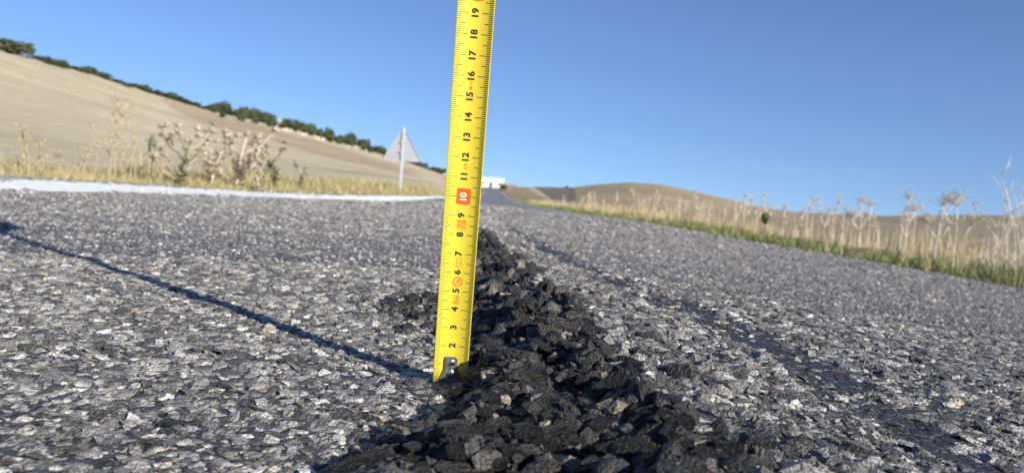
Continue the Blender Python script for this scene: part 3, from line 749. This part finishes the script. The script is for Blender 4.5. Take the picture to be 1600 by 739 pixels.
def put_shrub(x, y, s, sz, label, group, name='shrub'):
    r = empty(name, (x, y, float(ground_z(x, y)) - .1), random.uniform(0, 6.3)); r.scale = (s, s, sz)
    tag(r, label, 'shrub', group)
    link('foliage', random.choice(shr), r); link('stems', stem_me, r); return r
xb = 62.0
while xb < 700:
    wpx = random.uniform(6, 11) * (1.0 if xb < 600 else .8)
    x, y = ridge_point(xb, random.uniform(-7, 2))
    d = math.hypot(x, y); hp = 11 * random.uniform(.4, 1.6) * (1.5 if 330 < xb < 600 else .85)
    if 620 < xb < 655: hp *= 1.5
    put_shrub(x, y, wpx * 2.3 / FPX * d / 3.2 * 1.3, hp / FPX * d / 2.3, 'dark green shrub in the row along the left ridge', 'shrubs along the left ridge')
    if random.random() < .55 and 330 < xb < 640:
        x, y = ridge_point(xb + random.uniform(-4, 4), random.uniform(-34, -4)); d = math.hypot(x, y)
        put_shrub(x, y, 9 / FPX * d / 3.2 * 1.3, hp * .7 / FPX * d / 2.3, 'dark green shrub on the slope just below the left ridge', 'shrubs just below the left ridge')
    xb += wpx
x, y = ridge_point(12, 3); d = math.hypot(x, y)
put_shrub(x, y, 62 / FPX * d / 3.2, 27 / FPX * d / 2.0, 'big rounded dark tree clump at the top of the left hill', None)
x, y = ridge_point(-30, 3); put_shrub(x, y, 60 / FPX * d / 3.2, 14 / FPX * d / 2.0, 'broad low thicket beside the big rounded clump on the hilltop', None)
x, y = ridge_point(893, 1); d = math.hypot(x, y); put_shrub(x, y, 8 / FPX * d / 3.2, 4 / FPX * d / 2.3, 'lone dark bush on the skyline right of the ploughed patch', None)
v = ray(787, 292); put_shrub(v[0]/v[1]*264, 264, 1.0, 1.05, 'green bush beside the white building at the end of the road', None)
# pale rocks among the ridge shrubs
M_rock = material('pale_rock', (.44, .38, .29), rough=.9, noise=(.6, .8, 1.15), bump=(2, .6, .2))
rsr = np.random.default_rng(33)
rock_me = []
for i in range(4):
    V, F_, _ = chip_mesh(np.zeros((1, 3)), np.array([1.0]), np.array([1.3]), np.array([0.]), np.array([.6]), np.array([(1, 1, 1)]), 9, rsr)
    mm = mesh_np('rock', V, F_); mm.materials.append(M_rock); rock_me.append(mm)
for i in range(26):
    xp = rsr.uniform(440, 600); x, y = ridge_point(xp, rsr.uniform(-28, -10))
    o = link('rock', rock_me[i % 4]); s = rsr.uniform(.5, 1.2); o.location = (x, y, float(ground_z(x, y)) + .2 * s); o.scale = (s, s, s * .9); o.rotation_euler[2] = rsr.uniform(0, 6.3)
    tag(o, 'pale rock showing between the shrubs on the left ridge', 'rock', 'rocks among the ridge shrubs')

# ------------------------------------------------------------------ verge grass
def blades(X, Y, H, W, lean, cols, rs, zoff=0):
    N = len(X); Z = ground_z(X, Y) - .01 + zoff
    a = rs.uniform(0, 2*np.pi, N); dx, dy = np.cos(a), np.sin(a)
    b = rs.uniform(0, 2*np.pi, N); wx, wy = np.cos(b) * W / 2, np.sin(b) * W / 2
    def lev(t, wf):
        off = lean * H * t ** 1.8
        return (np.stack([X + dx*off - wx*wf, Y + dy*off - wy*wf, Z + H*t], 1), np.stack([X + dx*off + wx*wf, Y + dy*off + wy*wf, Z + H*t], 1))
    l0 = lev(0, 1); l1 = lev(.5, .8); l2 = lev(1.0, .06)
    V = np.stack([l0[0], l0[1], l1[0], l1[1], l2[0]], 1).reshape(-1, 3)
    f = np.array([(0, 1, 3), (0, 3, 2), (2, 3, 4)])
    return V, (f[None] + 5 * np.arange(N)[:, None, None]).reshape(-1, 3), np.repeat(cols, 5, 0)
def verge(name, label, n, side, y0, y1, w0, w1, hfun, wid, pal, prob, seed, lean=.5, clump=None, density=None):
    rs = np.random.default_rng(seed)
    y = y0 * (y1 / y0) ** (rs.random(n) ** .8); wo_ = rs.uniform(w0, w1, n)
    u = (-1.98 - wo_) if side < 0 else (3.02 + wo_)
    x = u + xc(y)
    if density is not None:
        k = rs.random(n) < density(x, y, wo_); x, y, wo_ = x[k], y[k], wo_[k]
    N = len(x); cl = fbm(x * 2.3, y * 2.3, seed, 3) + .5
    H = np.maximum(hfun(y, wo_, cl) * rs.uniform(.5, 1.25, N), .01); W = wid * rs.uniform(.6, 1.4, N) * np.clip(y / 6, .7, 3)
    c = np.array(pal)[rs.choice(len(pal), N, p=prob)] * (rs.uniform(.8, 1.2, (N, 1))) * (.75 + .5 * np.clip(cl, 0, 1))[:, None]
    V, Fc, Cc = blades(x, y, H, W, lean * rs.uniform(.1, 1.2, N), c, rs)
    o = link(name, mesh_np(name, V, Fc, Cc), mat=M_grass); tag(o, label, 'grass', kind='stuff'); return o
DRY = [(.46, .38, .22), (.36, .29, .15), (.52, .45, .30), (.30, .25, .12)]
OLV = [(.26, .25, .10), (.33, .29, .13), (.20, .21, .08), (.42, .36, .20)]
GRN = [(.085, .15, .04), (.12, .19, .055), (.16, .20, .07), (.06, .11, .03)]
ps = [.25]*4
pxy = lambda x, y: CX + FPX * (x / np.maximum(y, .1))       # rough column in the photo, to follow its patches
verge('dry_grass', 'low dry yellow grass along the left edge of the road', 34000, -1, 2.2, 16, .0, .75,
      lambda y, w_, c: .018 + .075 * np.clip(c, 0, 1) * np.clip(w_ / .25, .3, 1), .0035, DRY + OLV, [.2, .12, .1, .06, .16, .16, .08, .12], 300, .8,
      density=lambda x, y, w_: np.clip(fbm(x*3, y*3, 310, 3) + .75, .1, 1))
verge('verge_grass', 'taller olive grass along the left verge toward the sign', 30000, -1, 5.5, 60, .1, .9,
      lambda y, w_, c: (.05 + .17 * np.clip(c, 0, 1.1)) * np.clip(.5 + w_ / 1.0, .5, 1.1) * np.interp(y, [5, 7, 12, 25, 60], [.6, .85, 1.25, 1.5, 1.5]), .005, OLV + DRY, [.24, .2, .16, .12, .10, .08, .06, .04], 301, .45)
verge('green_grass', 'low green grass along the right edge of the road', 52000, 1, 2.6, 120, -.02, .6,
      lambda y, w_, c: (.03 + .12 * np.clip(c, 0, 1.2)) * np.interp(y, [3, 5, 9, 30, 100], [.8, .95, 1.0, 1.4, 2.0]) * (1 + 1.1 * np.exp(-((y - 5.15) / .32) ** 2)), .006, GRN + OLV, [.15, .13, .13, .09, .15, .14, .11, .10], 302, .6,
      density=lambda x, y, w_: np.clip(.22 + 2.4 * fbm(x*1.1, y*.8, 320, 3) + .7 * np.exp(-((y - 5.15) / .4) ** 2) + .2, .12, 1) * np.interp(y, [4.4, 4.8, 5.6, 6.0, 7.6, 8.6], [.4, 1, 1, .38, .42, 1]))
verge('dry_grass', 'tall pale dry grass standing behind the green edge on the right', 36000, 1, 2.8, 90, .06, 1.9,
      lambda y, w_, c: (.05 + .27 * np.clip(c, 0, 1.1)) * np.clip(.3 + w_ / .8, .3, 1) * np.interp(y, [3, 6, 12, 30, 90], [.6, .8, 1.1, 1.2, 1.3]), .0032, DRY, [.34, .22, .3, .14], 303, .4,
      density=lambda x, y, w_: np.clip(.5 + 1.5 * fbm(x*.8, y*.5, 330, 3), .06, 1) * np.interp(y, [3, 5, 8], [.25, .4, .9]))

# ------------------------------------------------------------------ single plants on the verges
STRAW = (.56, .47, .34); PALE = (.70, .63, .52); BRN = (.30, .22, .13); OLI = (.16, .17, .075); GREEN = (.10, .16, .05)
def at_u(xp, u):
    """the spot on the verge at lateral offset u in the photo column xp"""
    yy = 300 + .0734 * (xp - 800); v = ray(xp, yy); t = u / (v[0] - SL * v[1]); x, y = v[0] * t, v[1] * t
    return x, y, float(ground_z(x, y))
def top_h(xp, ytop, y, gz):
    v = ray(xp, ytop); return CAMZ + v[2] / v[1] * y - gz
def stalk(m, p, h, r, rs, lean=.12, col=STRAW, seg=5):
    d = rs.normal(0, lean, 2); pts = []; b = rs.normal(0, .02, 2)
    for k in range(seg + 1):
        t = k / seg; pts.append((p[0] + d[0]*h*t*t + b[0]*h*math.sin(3*t), p[1] + d[1]*h*t*t + b[1]*h*math.sin(4*t), p[2] + h*t))
    m.tube(pts, [r * (1 - .6 * k / seg) for k in range(seg + 1)], 5, col); return [np.array(q) for q in pts]
def umbel(m, p, R_, rs, col=PALE, n=16):
    for k in range(n):
        a = rs.uniform(0, 6.28); e = rs.uniform(.25, 1.4); L_ = R_ * rs.uniform(.7, 1.1)
        q = p + L_ * np.array([math.cos(a) * math.cos(e), math.sin(a) * math.cos(e), math.sin(e)])
        m.tube([p, (p + q) / 2 + np.array([0, 0, -.05 * R_]), q], [R_*.022, R_*.018, R_*.015], 3, col, False)
        for j in range(3):
            w_ = q + rs.normal(0, R_ * .12, 3); s = R_ * .07
            m.add([w_ + (s,0,0), w_ + (0,s,0), w_ - (s,0,0), w_ - (0,s,0), w_ + (0,0,s), w_ - (0,0,s)], [(0,1,4),(1,2,4),(2,3,4),(3,0,4),(1,0,5),(2,1,5),(3,2,5),(0,3,5)], BRN if rs.random() < .35 else col)
def umbel_plant(xp, ytop, u, seed, label, group=None, nb=4, leafless=False):
    rs = np.random.default_rng(seed); x, y, gz = at_u(xp, u); h = max(top_h(xp, ytop, y, gz), .2)
    r = empty('dry_umbel_plant', (x, y, gz)); tag(r, label, 'plant', group)
    m = MB(); P = stalk(m, np.array([0, 0, -.03]), h * .8, .0042 * max(1, y / 6), rs, .08, PALE); ends = [P[-1]]
    for k in range(nb):
        i = rs.integers(2, 5); a = rs.uniform(0, 6.28); s = P[i]; L_ = h * rs.uniform(.16, .32)
        q = s + L_ * np.array([.6 * math.cos(a), .6 * math.sin(a), .85]); m.tube([s, (s + q) / 2 + np.array([.1*L_*math.cos(a), .1*L_*math.sin(a), 0]), q], [.0035 * max(1, y/6), .003 * max(1, y/6), .002 * max(1, y/6)], 4, PALE); ends.append(q)
    m.build('stem', M_plant, r, True)
    for q in ends:
        if leafless: continue
        m = MB(); umbel(m, q, h * rs.uniform(.09, .16), rs); m.build('umbel', M_plant, r)
    return r
U_ = 'dry_umbel_plant'
for xp, yt, u, sd, nb_, lb in [(1345, 293, 4.0, 1, 4, 'tall dry umbel plant with a dense brown head on the right verge'),
                          (1416, 283, 3.9, 2, 3, 'tall thin dry umbel stalk with a single high top on the right verge'),
                          (1462, 288, 3.8, 3, 5, 'branching dry umbel plant with several spread heads on the right verge'),
                          (1494, 280, 3.7, 4, 3, 'tall pale umbel stalk beside the branching plant on the right verge'),
                          (1090, 290, 5.0, 5, 3, 'dry umbel stalk standing against the rounded right hill')]:
    umbel_plant(xp, yt, u, sd, lb, None, nb_)
for i, (xp, yt, u) in enumerate([(1150, 300, 4.6), (1165, 296, 4.8), (1180, 303, 4.3), (1225, 312, 4.5), (1290, 318, 4.2), (1318, 312, 4.6), (1360, 303, 4.5), (1130, 312, 4.2), (1000, 300, 5.2), (1200, 310, 5.0), (1250, 322, 4.4)]):
    umbel_plant(xp, yt, u, 20 + i, 'slender dry umbel stalk in the pale grass of the right verge', 'slender dry umbels of the right verge', 2)
# bare forked pale stalks at the road's right side
def forked(xp, ytop, u, seed, label, group=None, n=4):
    rs = np.random.default_rng(seed); x, y, gz = at_u(xp, u); h = max(top_h(xp, ytop, y, gz), .2)
    r = empty('bare_stalk_plant', (x, y, gz)); tag(r, label, 'plant', group)
    for k in range(n):
        m = MB(); P = stalk(m, np.array([rs.normal(0, .04), rs.normal(0, .04), -.03]), h * rs.uniform(.6, 1.0), .0030, rs, .22, PALE)
        for j in range(5):
            i = rs.integers(1, 6); a = rs.uniform(0, 6.28); L_ = h * rs.uniform(.12, .3); s = P[i]
            q = s + L_ * np.array([.55 * math.cos(a), .55 * math.sin(a), .8]); m.tube([s, (s+q)/2 + np.array([.06*L_, 0, .02*L_]), q], [.0022, .0018, .0011], 4, PALE)
        m.build('stalk', M_plant, r, True)
    return r
forked(1575, 300, 3.35, 60, 'bare forked pale stalks beside the green grass clump on the right verge')
forked(1598, 262, 3.45, 61, 'tallest bare pale stalks with forked twigs on the right verge', None, 6)
forked(1540, 350, 3.6, 62, 'short bare forked twigs behind the green grass clump')
forked(1640, 280, 3.5, 63, 'bare pale stalks leaning at the end of the right verge', None, 4)
# dried grass stalks, single
for i in range(46):
    rs = np.random.default_rng(400 + i); xp = rs.uniform(880, 1590); u = rs.uniform(3.5, 5.2); x, y, gz = at_u(xp, u)
    h = rs.uniform(.35, .62) * (1 if y < 12 else 1.1)
    r = empty('dry_stalk', (x, y, gz)); tag(r, 'single dry straw stalk with a drooping seed head on the right verge', 'plant', 'dry straw stalks of the right verge')
    m = MB(); P = stalk(m, np.array([0, 0, -.03]), h, .0034 * max(1, y / 7), rs, .14, STRAW if i % 2 else PALE); m.build('stem', M_plant, r, True)
    m = MB(); e = P[-1]
    for k in range(14):
        q = e + np.array([rs.normal(0, .012), rs.normal(0, .012), rs.uniform(-.09, .03)]) * max(1, y / 7); s = .006 * max(1, y / 7)
        m.add([q + (s,0,0), q + (0,s,0), q - (s,0,0), q - (0,s,0), q + (0,0,2*s), q - (0,0,2*s)], [(0,1,4),(1,2,4),(2,3,4),(3,0,4),(1,0,5),(2,1,5),(3,2,5),(0,3,5)], STRAW)
    m.build('seed_head', M_plant, r)
# small green round-headed plant
def leafy(name, label, xp, ytop, u, seed, cols, wide=.3, n=260, lw=.018, group=None, shape='ball', stemh=.5):
    rs = np.random.default_rng(seed); x, y, gz = at_u(xp, u); h = max(top_h(xp, ytop, y, gz), .12)
    r = empty(name, (x, y, gz)); tag(r, label, 'plant', group)
    m = MB(); m.tube([(0, 0, -.03), (0.01, 0, h * .5), (0, 0, h * .8)], [.006, .005, .003], 5, OLI); m.build('stem', M_plant, r, True)
    m = MB()
    for k in range(n):
        d = rs.normal(0, 1, 3); d /= np.linalg.norm(d); rr = rs.uniform(.3, 1)
        c = np.array([0, 0, h * (stemh + (1 - stemh) / 2)]) + d * rr * np.array([h * wide, h * wide, h * (1 - stemh) / 2])
        a = rs.normal(0, 1, 3); a[2] = abs(a[2]); a /= np.linalg.norm(a); b = np.cross(a, d); b /= np.linalg.norm(b) + 1e-6; L_ = lw * rs.uniform(.7, 1.5)
        m.add([c - a*L_, c + b*L_*.4, c + a*L_, c - b*L_*.4], [(0, 1, 2, 3)], cols[rs.integers(0, len(cols))])
    m.build('leaves', M_plant, r); return r
leafy('green_weed', 'small round-headed bright green weed among the dry stalks on the right verge', 1197, 331, 3.9, 70, [GREEN, (.13, .20, .06), (.08, .12, .04)], .16, 300, .03, stemh=.45)

# ---- left verge: thistles, grey-green weeds and a tall feathery one
def thistle(xp, ytop, u, seed, label, nb=9, green=True, group=None, fluff=True):
    rs = np.random.default_rng(seed); x, y, gz = at_u(xp, u); h = max(top_h(xp, ytop, y, gz), .2)
    r = empty('thistle', (x, y, gz)); tag(r, label, 'thistle', group)
    c1 = OLI if green else STRAW
    m = MB(); P = stalk(m, np.array([0, 0, -.03]), h * .72, .010 * h / .4, rs, .15, c1, 6); tips = [(P[-1], h * .1)]
    for k in range(nb):
        i = 1 + int(rs.integers(0, 5)); a = rs.uniform(0, 6.28); s = P[i]; L_ = h * rs.uniform(.32, .72)
        q1 = s + L_ * .5 * np.array([.8*math.cos(a), .8*math.sin(a), .45]); q = q1 + L_ * .5 * np.array([.55*math.cos(a), .55*math.sin(a), .85])
        m.tube([s, q1, q], [.0034*h/.4, .0028*h/.4, .002*h/.4], 5, c1 if rs.random() < .6 else STRAW); tips.append((q, h * .09))
        for j in range(2):
            a2 = a + rs.uniform(-1, 1); q2 = q1 + L_ * .35 * np.array([.6*math.cos(a2), .6*math.sin(a2), .7]); m.tube([q1, q2], [.0024*h/.4, .0015*h/.4], 4, c1); tips.append((q2, h * .075))
        tips.append((q1 + (q - q1) * rs.uniform(.3, .7), h * .07))
    m.build('stem', M_plant, r, True)
    # spiny leaves
    m = MB()
    for k in range(130):
        i = int(rs.integers(0, 4)); s = P[i] + (P[min(i+1, 6)] - P[i]) * rs.random(); a = rs.uniform(0, 6.28); L_ = h * rs.uniform(.06, .17)
        d = np.array([math.cos(a), math.sin(a), rs.uniform(-.1, .7)]); sd_ = np.array([-d[1], d[0], 0]) * L_ * .16
        m.add([s, s + d*L_*.5 + sd_, s + d*L_, s + d*L_*.5 - sd_], [(0, 1, 2, 3)], ([OLI, (.24, .23, .11), (.32, .29, .15)] if green else [STRAW, PALE, (.30, .28, .15)])[rs.integers(0, 3)])
    m.build('leaves', M_plant, r)
    for q, s in tips:
        m = MB(); n = 26
        for k in range(n):
            d = rs.normal(0, 1, 3); d[2] = abs(d[2]) + .2; d /= np.linalg.norm(d); sd_ = np.cross(d, (.2, .5, .8)); sd_ *= s * .075 / np.linalg.norm(sd_)
            L_ = s * rs.uniform(.4, 1.1) * (1 if fluff else .7)
            m.add([q - sd_, q + sd_, q + d * L_ + sd_ * .6, q + d * L_ - sd_ * .6], [(0, 1, 2, 3)], ((.70, .64, .54) if rs.random() < .55 else (.46, .38, .26)) if fluff else OLI)
        m.build('seed_head', M_plant, r)
    return r
thistle(286, 186, -2.22, 80, 'olive green thistle with pale tufts on the left verge')
thistle(372, 172, -2.2, 81, 'wide pale thistle with fluffy white heads leaning right on the left verge', 9, False)
thistle(330, 178, -2.35, 82, 'tall straw thistle between the green one and the wide pale one', 6, False)
thistle(405, 215, -2.12, 83, 'low spreading pale thistle by the white line', 6, False)
thistle(432, 200, -2.25, 84, 'dark olive thistle stem with a bushy tip left of the sign', 5, True, None, False)
thistle(470, 245, -2.35, 85, 'small dark bushy weed in the grass left of the sign', 5, True, None, False)
def feathery(xp, ytop, u, seed, label, group=None, n=9):
    rs = np.random.default_rng(seed); x, y, gz = at_u(xp, u); h = max(top_h(xp, ytop, y, gz), .15)
    r = empty('feathery_weed', (x, y, gz)); tag(r, label, 'plant', group)
    m = MB(); mh = MB()
    P = stalk(m, np.array([0, 0, -.03]), h, .0035 * max(1, y / 4), rs, .12, (.42, .36, .22), 6)
    for k in range(n):
        i = int(rs.integers(2, 7)); s = P[i]; a = rs.uniform(0, 6.28); L_ = h * rs.uniform(.1, .26)
        q = s + L_ * np.array([.5*math.cos(a), .5*math.sin(a), .85]); m.tube([s, q], [.0022 * max(1, y / 4), .0015], 4, (.42, .36, .22))
        for j in range(7):
            c = q + rs.normal(0, .012, 3); t_ = .0042 * rs.uniform(.7, 1.6); mh.add([c + (t_,0,0), c + (0,t_,0), c - (t_,0,0), c + (0,0,t_*1.6), c - (0,0,t_)], [(0,1,3),(1,2,3),(2,0,3),(1,0,4),(2,1,4),(0,2,4)], (.30, .255, .15) if rs.random() < .6 else (.44, .385, .26))
    m.build('stem', M_plant, r, True); mh.build('seed_head', M_plant, r)
    return r
feathery(170, 152, -2.35, 90, 'tallest feathery dry weed on the left verge', None, 16)
feathery(182, 175, -2.4, 91, 'feathery dry weed leaning against the tallest one', None, 12)
for i, (xp, yt) in enumerate([(45, 205), (70, 215), (130, 200), (150, 225), (205, 205), (230, 215), (248, 235), (95, 240), (20, 235), (120, 232), (190, 228), (265, 225)]):
    feathery(xp, yt, -2.2 - .06 * (i % 6), 100 + i, 'small feathery dry weed in the yellow grass of the left verge', 'small feathery weeds of the left verge', 7)
leafy('green_weed', 'small dark green leafy weed beside the feathery dry weeds', 236, 210, -2.4, 120, [OLI, GREEN], .10, 120, .012, stemh=.6)

# plants' joined small seeds and leaves cannot be told apart one by one
for o in bpy.data.objects:
    if o.name.split('.')[0] in ('seed_head', 'umbel', 'leaves', 'foliage') and o.parent: o['kind'] = 'stuff'
